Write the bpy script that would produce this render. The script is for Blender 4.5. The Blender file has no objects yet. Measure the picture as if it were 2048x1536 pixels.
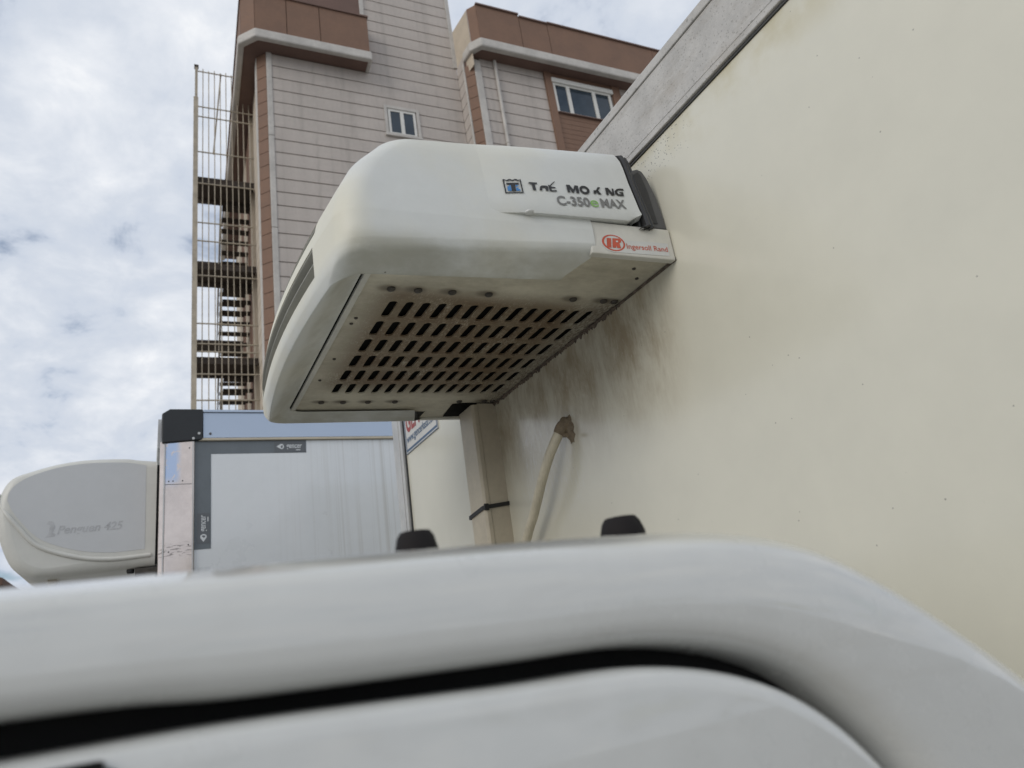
import bpy, bmesh, math, random
from mathutils import Matrix, Vector
random.seed(7)
R_ = math.radians
scene = bpy.context.scene
COL = scene.collection
H = 1.70                                   # eye height: all heights below are written relative to the lens

# ---------------------------------------------------------------- camera
cd = bpy.data.cameras.new('camera'); cam = bpy.data.objects.new('camera', cd); COL.objects.link(cam)
ROT = ((0.88963, -0.02436, -0.45603), (-0.43439, -0.35331, -0.82854), (-0.14094, 0.93519, -0.3249))
m = Matrix(ROT).to_4x4(); m.translation = (0, 0, H)
cam.matrix_world = m
cd.sensor_width = 36; cd.lens = 1400 / 2048 * 36
cd.clip_start = 0.02; cd.clip_end = 3000
cd.dof.use_dof = True; cd.dof.focus_distance = 1.75; cd.dof.aperture_fstop = 6.0
scene.camera = cam

# ---------------------------------------------------------------- world and sun
SUN_DIR = Vector((-0.84, -0.36, 0.42)).normalized()      # towards the sun
el = math.asin(SUN_DIR.z); az = math.atan2(SUN_DIR.x, SUN_DIR.y)
w = bpy.data.worlds.new('World'); scene.world = w; w.use_nodes = True
nt = w.node_tree; nt.nodes.clear()
def N(nt, typ, **kw):
    n = nt.nodes.new(typ)
    for k, v in kw.items():
        if k == 'inp':
            for a, b in v.items(): n.inputs[a].default_value = b
        else: setattr(n, k, v)
    return n
def L(nt, a, b): nt.links.new(a, b)
def MATH(nt, op, a, b=None, c=None, clamp=False):
    n = nt.nodes.new('ShaderNodeMath'); n.operation = op; n.use_clamp = clamp
    for i, v in enumerate((a, b, c)):
        if v is None: continue
        if hasattr(v, 'links'): nt.links.new(v, n.inputs[i])
        else: n.inputs[i].default_value = v
    return n.outputs[0]
def MIX(nt, f, a, b, mode='MIX'):
    n = nt.nodes.new('ShaderNodeMix'); n.data_type = 'RGBA'; n.blend_type = mode
    for s, v in ((n.inputs[0], f), (n.inputs[6], a), (n.inputs[7], b)):
        if hasattr(v, 'links'): nt.links.new(v, s)
        elif isinstance(v, (int, float)): s.default_value = v
        else: s.default_value = (*v, 1) if len(v) == 3 else v
    return n.outputs[2]
def RAMP(nt, f, stops):
    n = nt.nodes.new('ShaderNodeValToRGB'); e = n.color_ramp.elements
    while len(e) < len(stops): e.new(0.5)
    for i, (p, c) in enumerate(stops):
        e[i].position = p; e[i].color = (*c, 1) if not isinstance(c, (int, float)) else (c, c, c, 1)
    nt.links.new(f, n.inputs[0]); return n.outputs[0]
def SMOOTH(nt, x, a, b):
    n = nt.nodes.new('ShaderNodeMapRange'); n.interpolation_type = 'SMOOTHSTEP'
    nt.links.new(x, n.inputs[0]); n.inputs[1].default_value = a; n.inputs[2].default_value = b
    return n.outputs[0]
def NOISE(nt, vec, scale, detail=4, rough=0.55, dist=0.0):
    n = N(nt, 'ShaderNodeTexNoise', inp={'Scale': scale, 'Detail': detail, 'Roughness': rough, 'Distortion': dist})
    nt.links.new(vec, n.inputs['Vector']); return n.outputs[0]
def SCALEV(nt, vec, s, loc=(0, 0, 0)):
    n = N(nt, 'ShaderNodeMapping'); n.inputs['Scale'].default_value = s; n.inputs['Location'].default_value = loc
    nt.links.new(vec, n.inputs[0]); return n.outputs[0]

sky = N(nt, 'ShaderNodeTexSky', sky_type='NISHITA', sun_disc=False, sun_elevation=el, sun_rotation=az,
        air_density=1.0, dust_density=1.5, ozone_density=1.5)
tc = N(nt, 'ShaderNodeTexCoord')
sx = N(nt, 'ShaderNodeSeparateXYZ'); L(nt, tc.outputs['Generated'], sx.inputs[0])
den = MATH(nt, 'ADD', MATH(nt, 'MAXIMUM', sx.outputs[2], 0.0), 0.35)
cv = N(nt, 'ShaderNodeCombineXYZ')
L(nt, MATH(nt, 'DIVIDE', sx.outputs[0], den), cv.inputs[0]); L(nt, MATH(nt, 'DIVIDE', sx.outputs[1], den), cv.inputs[1])
n1 = NOISE(nt, cv.outputs[0], 2.3, 8, 0.56, 0.25)
n2 = NOISE(nt, SCALEV(nt, cv.outputs[0], (1, 1, 1), (5.3, 2.1, 0)), 7.5, 7, 0.6, 0.3)
cover = MATH(nt, 'ADD', MATH(nt, 'MULTIPLY', n1, 0.68), MATH(nt, 'MULTIPLY', n2, 0.32))
fac = SMOOTH(nt, cover, 0.36, 0.465)
ccol = RAMP(nt, cover, [(0.40, (0.49, 0.55, 0.655)), (0.49, (0.59, 0.635, 0.71)), (0.56, (0.72, 0.75, 0.80)), (0.64, (0.95, 0.95, 0.95))])
bg1 = N(nt, 'ShaderNodeBackground', inp={'Strength': 0.11}); L(nt, sky.outputs[0], bg1.inputs[0])
bg2 = N(nt, 'ShaderNodeBackground', inp={'Strength': 1.0}); L(nt, ccol, bg2.inputs[0])
ms = N(nt, 'ShaderNodeMixShader'); L(nt, fac, ms.inputs[0]); L(nt, bg1.outputs[0], ms.inputs[1]); L(nt, bg2.outputs[0], ms.inputs[2])
wo = N(nt, 'ShaderNodeOutputWorld'); L(nt, ms.outputs[0], wo.inputs[0])

sd = bpy.data.lights.new('sun', 'SUN'); sd.energy = 0.9; sd.angle = R_(32); sd.color = (1.0, 0.94, 0.85)
so = bpy.data.objects.new('sun', sd); COL.objects.link(so); so.location = (-8, 4, 12)
so.rotation_euler = SUN_DIR.to_track_quat('Z', 'Y').to_euler()

scene.view_settings.view_transform = 'Standard'; scene.view_settings.look = 'None'
scene.view_settings.exposure = 0.16; scene.view_settings.gamma = 1.0
scene.view_settings.use_curve_mapping = False

# ---------------------------------------------------------------- materials
def MAT(name, col, rough=0.5, metal=0.0, var=0.10, vscale=6.0, bump=0.0, bscale=60.0, coat=0.0, spec=0.5, rvar=0.12, build=None, crough=0.04, cior=1.5):
    """Principled material: base colour broken up by two noises, uneven gloss, fine relief; build(nt, obj_coord, colour) may add stains."""
    mt = bpy.data.materials.new(name); mt.use_nodes = True; nt = mt.node_tree
    p = nt.nodes['Principled BSDF']
    tc = N(nt, 'ShaderNodeTexCoord'); oc = tc.outputs['Object']
    a = NOISE(nt, oc, vscale, 6, 0.6); b = NOISE(nt, oc, vscale * 7.3, 4, 0.6)
    f = MATH(nt, 'ADD', MATH(nt, 'MULTIPLY', a, 0.7), MATH(nt, 'MULTIPLY', b, 0.3))
    c = MIX(nt, SMOOTH(nt, f, 0.32, 0.68), tuple(x * (1 - var) for x in col), tuple(min(1, x * (1 + var)) for x in col))
    if build: c = build(nt, oc, c)
    L(nt, c, p.inputs['Base Color'])
    r = MATH(nt, 'ADD', MATH(nt, 'MULTIPLY', MATH(nt, 'SUBTRACT', f, 0.5), rvar * 2), rough, clamp=True)
    L(nt, r, p.inputs['Roughness']); p.inputs['Metallic'].default_value = metal
    p.inputs['Coat Weight'].default_value = coat; p.inputs['Coat Roughness'].default_value = crough; p.inputs['Coat IOR'].default_value = cior
    p.inputs['Specular IOR Level'].default_value = spec
    if bump:
        bn = N(nt, 'ShaderNodeBump', inp={'Strength': bump, 'Distance': 0.004}); L(nt, NOISE(nt, oc, bscale, 5, 0.6), bn.inputs['Height'])
        L(nt, bn.outputs[0], p.inputs['Normal'])
    return mt
def AXES(nt, oc):
    s = N(nt, 'ShaderNodeSeparateXYZ'); L(nt, oc, s.inputs[0]); return s.outputs
def BOXMASK(nt, ax, rng):
    """soft-edged region: rng = {axis: (a0, a1, b1, b0)}"""
    out = None
    for k, (a0, a1, b1, b0) in rng.items():
        g = MATH(nt, 'MULTIPLY', SMOOTH(nt, ax[k], a0, a1), MATH(nt, 'SUBTRACT', 1.0, SMOOTH(nt, ax[k], b1, b0)))
        out = g if out is None else MATH(nt, 'MULTIPLY', out, g)
    return out
def DOTS(nt, oc, scale, size, keep):
    """sparse specks: one per voronoi cell, only in some cells"""
    v = N(nt, 'ShaderNodeTexVoronoi', inp={'Scale': scale}); L(nt, oc, v.inputs['Vector'])
    d = MATH(nt, 'LESS_THAN', v.outputs['Distance'], size)
    s = N(nt, 'ShaderNodeSeparateColor'); L(nt, v.outputs['Color'], s.inputs[0])
    d2 = MATH(nt, 'MULTIPLY', d, MATH(nt, 'LESS_THAN', s.outputs[0], keep))
    return d2

def wall_stain(nt, oc, c):            # object origin of the truck: (1, 0, -1.7)
    ax = AXES(nt, oc)
    st = NOISE(nt, SCALEV(nt, oc, (1, 4.5, 2.2)), 2.4, 8, 0.66, 0.35)
    fine = NOISE(nt, SCALEV(nt, oc, (1, 60, 12)), 2.2, 5, 0.7)
    reg = BOXMASK(nt, ax, {1: (1.00, 1.16, 1.95, 2.05), 2: (H + 0.30, H + 0.60, H + 0.74, H + 0.78)})
    k = MATH(nt, 'MULTIPLY', reg, MATH(nt, 'ADD', 0.12, MATH(nt, 'MULTIPLY', 0.88, SMOOTH(nt, MATH(nt, 'ADD', MATH(nt, 'MULTIPLY', st, 0.72), MATH(nt, 'MULTIPLY', fine, 0.28)), 0.36, 0.62))))
    c = MIX(nt, MATH(nt, 'MULTIPLY', k, 0.72), c, (0.27, 0.195, 0.105))
    scr = MATH(nt, 'MULTIPLY', reg, SMOOTH(nt, NOISE(nt, SCALEV(nt, oc, (1, 34, 9)), 2.6, 4, 0.55, 0.6), 0.62, 0.70))
    c = MIX(nt, MATH(nt, 'MULTIPLY', scr, 0.85), c, (0.58, 0.55, 0.46))
    pale = BOXMASK(nt, ax, {1: (1.46, 1.56, 1.80, 1.88), 2: (H + 0.22, H + 0.36, H + 0.50, H + 0.58)})
    c = MIX(nt, MATH(nt, 'MULTIPLY', MATH(nt, 'MULTIPLY', pale, SMOOTH(nt, fine, 0.5, 0.62)), 0.55), c, (0.66, 0.66, 0.63))
    yl = BOXMASK(nt, ax, {1: (0.2, 0.5, 1.2, 1.6), 2: (H + 0.86, H + 0.975, H + 1.2, H + 1.3)})
    c = MIX(nt, MATH(nt, 'MULTIPLY', yl, SMOOTH(nt, NOISE(nt, SCALEV(nt, oc, (1, 3, 3)), 3.0, 5, 0.6), 0.35, 0.7)), c, (0.52, 0.47, 0.31))
    mould = MATH(nt, 'MULTIPLY', BOXMASK(nt, ax, {1: (0.85, 0.93, 1.05, 1.08), 2: (H + 0.90, H + 0.935, H + 1.2, H + 1.3)}), DOTS(nt, oc, 190, 0.27, 0.40))
    c = MIX(nt, MATH(nt, 'MULTIPLY', mould, 0.85), c, (0.05, 0.045, 0.035))
    d = MATH(nt, 'MAXIMUM', DOTS(nt, oc, 13, 0.020, 0.14), DOTS(nt, oc, 29, 0.040, 0.04))
    c = MIX(nt, MATH(nt, 'MULTIPLY', d, 0.6), c, (0.13, 0.115, 0.09))
    return c
def rail_dirt(nt, oc, c):
    g = NOISE(nt, SCALEV(nt, oc, (1, 2, 9)), 3.0, 8, 0.72)
    c = MIX(nt, MATH(nt, 'MULTIPLY', SMOOTH(nt, g, 0.45, 0.75), 0.5), c, (0.30, 0.26, 0.21))
    d = MATH(nt, 'MAXIMUM', DOTS(nt, oc, 170, 0.28, 0.28), DOTS(nt, oc, 70, 0.22, 0.16))
    return MIX(nt, MATH(nt, 'MULTIPLY', d, 0.42), c, (0.14, 0.13, 0.11))
def cowl_dirt_and_light(nt, oc, c):             # object origin: (1, 1.555, 0.70)
    ax = AXES(nt, oc)
    g = NOISE(nt, SCALEV(nt, oc, (2, 2, 5)), 2.2, 7, 0.65)
    yel = SMOOTH(nt, NOISE(nt, oc, 3.1, 4, 0.6), 0.42, 0.68)
    c = MIX(nt, MATH(nt, 'MULTIPLY', yel, 0.35), c, (0.66, 0.62, 0.47))
    corner = BOXMASK(nt, ax, {0: (-0.80, -0.79, -0.72, -0.64), 2: (-0.06, 0.0, 0.10, 0.19)})  # sunlit cream of the front corner, painted into the colour
    c = MIX(nt, MATH(nt, 'MULTIPLY', corner, 0.55), c, (0.70, 0.65, 0.48))
    low = BOXMASK(nt, ax, {0: (-0.715, -0.69, 0.5, 0.6), 2: (-0.12, -0.10, -0.03, 0.02)})
    c = MIX(nt, MATH(nt, 'MULTIPLY', MATH(nt, 'MULTIPLY', low, SMOOTH(nt, g, 0.30, 0.66)), 0.62), c, (0.30, 0.285, 0.21))
    d = DOTS(nt, oc, 24, 0.05, 0.14)
    return MIX(nt, MATH(nt, 'MULTIPLY', d, 0.7), c, (0.10, 0.085, 0.06))
def plate_grime(nt, oc, c):
    ax = AXES(nt, oc)
    big = NOISE(nt, oc, 7.0, 7, 0.65); fine = NOISE(nt, SCALEV(nt, oc, (3, 1, 1)), 85.0, 5, 0.75)
    reg = BOXMASK(nt, ax, {0: (-0.64, -0.52, -0.12, 0.02), 1: (-0.36, -0.26, 0.24, 0.36)})
    k = MATH(nt, 'MULTIPLY', reg, SMOOTH(nt, MATH(nt, 'ADD', MATH(nt, 'MULTIPLY', big, 0.45), MATH(nt, 'MULTIPLY', fine, 0.55)), 0.29, 0.50))
    c = MIX(nt, MATH(nt, 'MULTIPLY', k, 0.95), c, (0.125, 0.074, 0.032))
    sp = MATH(nt, 'MULTIPLY', reg, SMOOTH(nt, NOISE(nt, oc, 150, 4, 0.75), 0.57, 0.66))
    c = MIX(nt, MATH(nt, 'MULTIPLY', sp, 0.6), c, (0.42, 0.33, 0.22))
    gen = SMOOTH(nt, NOISE(nt, SCALEV(nt, oc, (1, 2.5, 1)), 5.0, 7, 0.68), 0.40, 0.72)
    c = MIX(nt, MATH(nt, 'MULTIPLY', gen, 0.5), c, (0.27, 0.235, 0.165))
    for bx_, by_ in [(x - 1.0, 1.2145 + 0.062 * (1 - x) - 1.555) for x in (0.437, 0.495, 0.571, 0.656, 0.868, 0.95, 0.98)] + [(x - 1.0, 1.930 + 0.062 * (1 - x) - 1.555) for x in (0.44, 0.503, 0.577, 0.66, 0.954)]:
        dx = MATH(nt, 'MULTIPLY', MATH(nt, 'SUBTRACT', ax[0], bx_ - 0.006), 0.6); dy = MATH(nt, 'SUBTRACT', ax[1], by_)
        dd = MATH(nt, 'SQRT', MATH(nt, 'ADD', MATH(nt, 'MULTIPLY', dx, dx), MATH(nt, 'MULTIPLY', dy, dy)))
        c = MIX(nt, MATH(nt, 'MULTIPLY', MATH(nt, 'SUBTRACT', 1.0, SMOOTH(nt, dd, 0.006, 0.021)), 0.7), c, (0.10, 0.08, 0.055))
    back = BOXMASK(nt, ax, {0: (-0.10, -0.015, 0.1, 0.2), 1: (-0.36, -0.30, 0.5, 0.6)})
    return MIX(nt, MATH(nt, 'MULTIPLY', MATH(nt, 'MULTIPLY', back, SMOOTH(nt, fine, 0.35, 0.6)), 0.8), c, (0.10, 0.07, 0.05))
def run_streaks(nt, oc, c):           # rain marks on the second truck; origin (0.04, 4, -1.7)
    ax = AXES(nt, oc)
    s = NOISE(nt, SCALEV(nt, oc, (38, 1, 0.30)), 1.0, 5, 0.6); s2 = NOISE(nt, SCALEV(nt, oc, (60, 1, 0.8)), 1.0, 4, 0.6)
    reg = SMOOTH(nt, ax[0], 0.45, 0.95)
    k = MATH(nt, 'MULTIPLY', MATH(nt, 'MAXIMUM', SMOOTH(nt, s, 0.48, 0.72), MATH(nt, 'MULTIPLY', SMOOTH(nt, s2, 0.58, 0.68), 0.6)), reg)
    return MIX(nt, MATH(nt, 'MULTIPLY', k, 0.42), c, (0.42, 0.405, 0.37))
def film_left(nt, oc, c):             # blue protective film still stuck to part of the post
    ax = AXES(nt, oc); g = NOISE(nt, oc, 22, 4, 0.6, 1.0)
    m_ = MATH(nt, 'MULTIPLY', BOXMASK(nt, ax, {0: (0.022, 0.026, 0.07, 0.11), 2: (H + 0.92, H + 1.0, H + 1.17, H + 1.2)}), SMOOTH(nt, g, 0.35, 0.48))
    c = MIX(nt, MATH(nt, 'MULTIPLY', m_, 0.85), c, (0.40, 0.52, 0.72))
    lo = MATH(nt, 'MULTIPLY', BOXMASK(nt, ax, {2: (H + 0.56, H + 0.59, H + 0.62, H + 0.66)}), SMOOTH(nt, NOISE(nt, SCALEV(nt, oc, (14, 1, 60)), 2.0, 4, 0.6), 0.52, 0.6))
    return MIX(nt, MATH(nt, 'MULTIPLY', lo, 0.7), c, (0.10, 0.09, 0.08))
def facade_weather(nt, oc, c):
    s = NOISE(nt, SCALEV(nt, oc, (2.5, 2.5, 0.35)), 1.0, 6, 0.65)
    b = NOISE(nt, oc, 0.35, 4, 0.6)
    c = MIX(nt, MATH(nt, 'MULTIPLY', SMOOTH(nt, s, 0.45, 0.75), 0.35), c, tuple(x * 0.55 for x in (0.42, 0.38, 0.34)))
    return MIX(nt, MATH(nt, 'MULTIPLY', SMOOTH(nt, b, 0.45, 0.7), 0.2), c, (0.40, 0.33, 0.30))

def cab_film(nt, oc, c):              # thin road film and wiped smears on the paint
    g = NOISE(nt, SCALEV(nt, oc, (6, 1, 22)), 1.6, 5, 0.6, 1.2)
    c = MIX(nt, MATH(nt, 'MULTIPLY', SMOOTH(nt, g, 0.50, 0.70), 0.12), c, (0.42, 0.40, 0.35))
    return MIX(nt, MATH(nt, 'MULTIPLY', SMOOTH(nt, NOISE(nt, oc, 30, 3, 0.5, 0.5), 0.72, 0.78), 0.25), c, (0.70, 0.67, 0.58))
m_wall = MAT('cream_panel', (0.64, 0.618, 0.515), 0.42, var=0.04, vscale=1.6, build=wall_stain, coat=1.0, crough=0.17, cior=1.58)
m_rail = MAT('weathered_aluminium', (0.47, 0.455, 0.43), 0.55, 0.15, var=0.12, vscale=14, bump=0.25, bscale=220, build=rail_dirt)
m_alu = MAT('aluminium', (0.55, 0.55, 0.54), 0.45, 0.35, var=0.08, vscale=9)
m_cowl = MAT('aged_white_plastic', (0.63, 0.645, 0.625), 0.50, var=0.04, vscale=4, bump=0.05, bscale=160, build=cowl_dirt_and_light)
m_louvre = MAT('shaded_louvre', (0.25, 0.245, 0.21), 0.6, var=0.1, vscale=8)  # shade of the blade undersides put into a darker base colour
m_plate = MAT('grimy_plate', (0.56, 0.525, 0.42), 0.6, var=0.12, vscale=9, bump=0.2, bscale=140, build=plate_grime)
m_base = MAT('white_sheet', (0.62, 0.61, 0.56), 0.45, var=0.06, vscale=9, build=cowl_dirt_and_light)
m_black = MAT('black_plastic', (0.012, 0.012, 0.012), 0.55, var=0.2)
m_void = MAT('dark_interior', (0.006, 0.006, 0.005), 0.9, var=0.2, spec=0.1)
m_grey = MAT('grey_plastic', (0.085, 0.085, 0.085), 0.45, var=0.12, vscale=12, bump=0.08, bscale=200)
m_dgrey = MAT('dark_grey_plastic', (0.03, 0.03, 0.031), 0.5, var=0.15, vscale=12)
m_bolt = MAT('old_bolt', (0.07, 0.062, 0.052), 0.6, 0.3, var=0.3, vscale=60)
m_ink = MAT('black_print', (0.018, 0.018, 0.018), 0.4, var=0.15, vscale=40)
m_gink = MAT('grey_print', (0.18, 0.18, 0.175), 0.4, var=0.12, vscale=40)
m_blue = MAT('blue_print', (0.05, 0.20, 0.46), 0.4, var=0.1, vscale=40)
m_green = MAT('green_print', (0.24, 0.46, 0.13), 0.4, var=0.1, vscale=40)
m_red = MAT('red_print', (0.55, 0.10, 0.055), 0.4, var=0.12, vscale=40)
m_stick = MAT('sticker', (0.60, 0.605, 0.585), 0.3, var=0.04, vscale=20)
m_ivory = MAT('ivory_duct', (0.50, 0.445, 0.345), 0.45, var=0.10, vscale=8, bump=0.05)
m_hose = MAT('hose_plastic', (0.55, 0.50, 0.38), 0.35, var=0.12, vscale=14)
m_seal = MAT('old_sealant', (0.20, 0.155, 0.10), 0.7, var=0.25, vscale=40, bump=0.4, bscale=90)
m_crust = MAT('dirty_joint', (0.11, 0.085, 0.065), 0.8, var=0.5, vscale=70, bump=0.4, bscale=120)
m_cab = MAT('white_car_paint', (0.585, 0.588, 0.56), 0.28, var=0.04, vscale=5, coat=1.0, rvar=0.05, build=cab_film, cior=1.65)
m_rubber = MAT('black_rubber', (0.008, 0.008, 0.008), 0.8, var=0.2, spec=0.2)
m_plug = MAT('plug_rubber', (0.010, 0.008, 0.008), 0.75, var=0.2, spec=0.25)
m_glass = MAT('dark_glass', (0.01, 0.012, 0.018), 0.06, var=0.1, rvar=0.02)
m_white2 = MAT('white_box_panel', (0.70, 0.725, 0.74), 0.30, var=0.03, vscale=2, build=run_streaks, coat=1.0, crough=0.08)
m_film = MAT('blue_filmed_aluminium', (0.44, 0.515, 0.63), 0.25, 0.45, var=0.02, vscale=0.8, rvar=0.03)
m_mirror = MAT('polished_aluminium', (0.70, 0.615, 0.565), 0.16, 0.9, var=0.10, vscale=5, bump=0.12, bscale=9, build=film_left)  # pinkish base paints in the reflection of a building that is not modelled
m_tape = MAT('grey_tape', (0.135, 0.155, 0.17), 0.35, var=0.08, vscale=9)
m_tapew = MAT('tape_print', (0.62, 0.64, 0.65), 0.4, var=0.05)
m_tapeg = MAT('tape_patch', (0.115, 0.125, 0.135), 0.35, var=0.06)
m_cap = MAT('corner_cap', (0.014, 0.016, 0.018), 0.4, var=0.2)
m_u2 = MAT('shaded_cowl', (0.545, 0.555, 0.56), 0.38, var=0.03, vscale=3)  # off-white like the cowl; its shading is put into the greyer colour
m_u2c = MAT('cream_cowl', (0.60, 0.595, 0.55), 0.38, var=0.05, vscale=3)
m_u2t = MAT('faded_print', (0.45, 0.455, 0.46), 0.4, var=0.12, vscale=30)
m_signw = MAT('sign_white', (0.55, 0.545, 0.52), 0.45, var=0.05)
m_signb = MAT('sign_blue', (0.06, 0.11, 0.19), 0.45, var=0.1)
m_signr = MAT('sign_red', (0.30, 0.05, 0.045), 0.45, var=0.1)
m_siding = MAT('siding', (0.48, 0.432, 0.392), 0.75, var=0.07, vscale=1.4, bump=0.35, bscale=14, build=facade_weather)
m_brown = MAT('brown_render', (0.20, 0.117, 0.078), 0.75, var=0.10, vscale=1.3, bump=0.3, bscale=14)
m_dbrown = MAT('dark_brown_soffit', (0.16, 0.10, 0.08), 0.8, var=0.10, vscale=1.5)
m_trim = MAT('grey_white_trim', (0.50, 0.475, 0.44), 0.7, var=0.14, vscale=1.8, bump=0.3, bscale=18)
m_beige = MAT('beige_render', (0.50, 0.43, 0.34), 0.75, var=0.1, vscale=1.5)
m_joint = MAT('joint_shadow_gap', (0.27, 0.235, 0.21), 0.85, var=0.1)
m_pvc = MAT('white_window_frame', (0.66, 0.65, 0.61), 0.45, var=0.05)
m_pane = MAT('window_pane', (0.035, 0.05, 0.065), 0.05, var=0.2, vscale=1.2, rvar=0.02)
m_steel = MAT('painted_steel', (0.42, 0.37, 0.29), 0.6, var=0.2, vscale=3)
m_deck = MAT('dark_brown_deck', (0.055, 0.042, 0.034), 0.8, var=0.25, vscale=3)  # one very dark brown for landings, treads and stringers
m_asph = MAT('concrete_yard', (0.27, 0.258, 0.235), 0.85, var=0.2, vscale=0.8, bump=0.6, bscale=40)
m_tyre = MAT('tyre', (0.018, 0.018, 0.018), 0.8, var=0.2)
m_roof = MAT('brown_roof', (0.12, 0.07, 0.05), 0.8, var=0.2, vscale=2)

# ---------------------------------------------------------------- mesh helpers
class Thing:
    def __init__(s, name, label=None, cat=None, org=(0, 0, 0), rz=0.0, group=None, fn=None, kind=None):
        s.org = Vector(org); s.fn = fn
        s.e = bpy.data.objects.new(name, None); COL.objects.link(s.e); s.e.empty_display_size = 0.2
        s.e.location = Matrix.Rotation(rz, 3, 'Z') @ s.org + Vector((0, 0, H)); s.e.rotation_euler = (0, 0, rz)
        if label: s.e['label'] = label
        if cat: s.e['category'] = cat
        if group: s.e['group'] = group
        if kind: s.e['kind'] = kind
    def add(s, name, geo, mat, parent=None, smooth=None, bevel=0.0, label=None):
        v, f = geo
        if s.fn: v = [s.fn(*p) for p in v]
        me = bpy.data.meshes.new(name); me.from_pydata([tuple(Vector(p) - s.org) for p in v], [], f)
        me.update(); me.materials.append(mat)
        if smooth is not None:
            me.shade_smooth(); me.set_sharp_from_angle(angle=R_(smooth))
        o = bpy.data.objects.new(name, me); COL.objects.link(o); o.parent = parent or s.e
        if bevel:
            b = o.modifiers.new('bevel', 'BEVEL'); b.width = bevel; b.segments = 2; b.limit_method = 'ANGLE'; b.angle_limit = R_(40)
        if label: o['label'] = label
        return o
    def dup(s, src, off, parent=None):
        o = src.copy(); COL.objects.link(o); o.parent = parent or s.e; o.location = Vector(src.location) + Vector(off); return o

def box(x0, x1, y0, y1, z0, z1):
    v = [(x, y, z) for x in (x0, x1) for y in (y0, y1) for z in (z0, z1)]
    return v, [(0, 1, 3, 2), (4, 6, 7, 5), (0, 4, 5, 1), (2, 3, 7, 6), (0, 2, 6, 4), (1, 5, 7, 3)]
def join(*gs):
    V, F = [], []
    for v, f in gs:
        n = len(V); V += list(v); F += [tuple(i + n for i in t) for t in f]
    return V, F
def prism(poly, a, b, fmap):
    """poly: 2-D outline; fmap(p, q, t) -> point at depth t; a is the seen side"""
    n = len(poly)
    v = [fmap(p[0], p[1], a) for p in poly] + [fmap(p[0], p[1], b) for p in poly]
    f = [tuple(range(n)), tuple(range(2 * n - 1, n - 1, -1))] + [(i, i + n, (i + 1) % n + n, (i + 1) % n) for i in range(n)]
    return v, f
XZ = lambda p, q, t: (p, t, q)         # outline in x,z extruded along y
YZ = lambda p, q, t: (t, p, q)
XY = lambda p, q, t: (p, q, t)
def sheet(rows, close=False):
    V = [p for r in rows for p in r]; n = len(rows[0]); F = []
    for i in range(len(rows) - 1):
        for j in range(n if close else n - 1):
            k = (j + 1) % n
            F.append((i * n + j, i * n + k, (i + 1) * n + k, (i + 1) * n + j))
    return V, F
def tube(path, r, seg=10, cap=True):
    path = [Vector(p) for p in path]; rows = []
    up = Vector((0.13, 0.2, 1)).normalized()
    for i, p in enumerate(path):
        d = (path[min(i + 1, len(path) - 1)] - path[max(i - 1, 0)]).normalized()
        a = d.cross(up)
        if a.length < 0.05: a = d.cross(Vector((1, 0, 0)))
        a.normalize(); b = d.cross(a).normalized(); rr = r[i] if isinstance(r, (list, tuple)) else r
        rows.append([tuple(p + a * (rr * math.cos(t * 2 * math.pi / seg)) + b * (rr * math.sin(t * 2 * math.pi / seg))) for t in range(seg)])
    V, F = sheet(rows, True)
    if cap: F.append(tuple(range(seg))); F.append(tuple(range(len(V) - 1, len(V) - 1 - seg, -1)))
    return V, F
def disc(c, r, h, seg=14, dome=0.0):
    """small bolt head hanging under a plate"""
    x, y, z = c; rows = []
    for rr, zz in ((r, z), (r, z - h * 0.6), (r * 0.8, z - h), (r * 0.3, z - h - dome)):
        rows.append([(x + rr * math.cos(t * 2 * math.pi / seg), y + rr * math.sin(t * 2 * math.pi / seg), zz) for t in range(seg)])
    V, F = sheet(rows, True); F.append(tuple(range(len(V) - seg, len(V)))); return V, F
def catmull(pts, k=6):
    out = []; n = len(pts)
    for i in range(n - 1):
        p0, p1, p2, p3 = pts[max(i - 1, 0)], pts[i], pts[i + 1], pts[min(i + 2, n - 1)]
        for j in range(k):
            t = j / k
            out.append(tuple(0.5 * (2 * b + (c - a) * t + (2 * a - 5 * b + 4 * c - d) * t * t + (3 * b - a - 3 * c + d) * t ** 3) for a, b, c, d in zip(p0, p1, p2, p3)))
    out.append(tuple(pts[-1])); return out
def interp(x, xs, ys):
    if x <= xs[0]: return ys[0]
    for i in range(len(xs) - 1):
        if x <= xs[i + 1]:
            t = (x - xs[i]) / (xs[i + 1] - xs[i]); return ys[i] + (ys[i + 1] - ys[i]) * t
    return ys[-1]
def sstep(a, b, x):
    t = max(0, min(1, (x - a) / (b - a))); return t * t * (3 - 2 * t)
def text2d(s, size=1.0, bold=0.0, shear=0.0, width=None, spacing=1.0):
    """flat lettering as 2-D triangles, baseline at 0, left at 0; scaled to a width when given"""
    cu = bpy.data.curves.new('lettering', 'FONT'); cu.body = s; cu.size = size; cu.offset = bold; cu.shear = shear
    cu.space_character = spacing; cu.resolution_u = 4
    o = bpy.data.objects.new('lettering', cu); COL.objects.link(o)
    me = bpy.data.meshes.new_from_object(o.evaluated_get(bpy.context.evaluated_depsgraph_get()))
    v = [(p.co.x, p.co.y) for p in me.vertices]; f = [tuple(p.vertices) for p in me.polygons]
    bpy.data.objects.remove(o); bpy.data.curves.remove(cu); bpy.data.meshes.remove(me)
    x0 = min(p[0] for p in v); x1 = max(p[0] for p in v)
    k = width / (x1 - x0) if width else 1.0
    return [((x - x0) * k, y) for x, y in v], f
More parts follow.
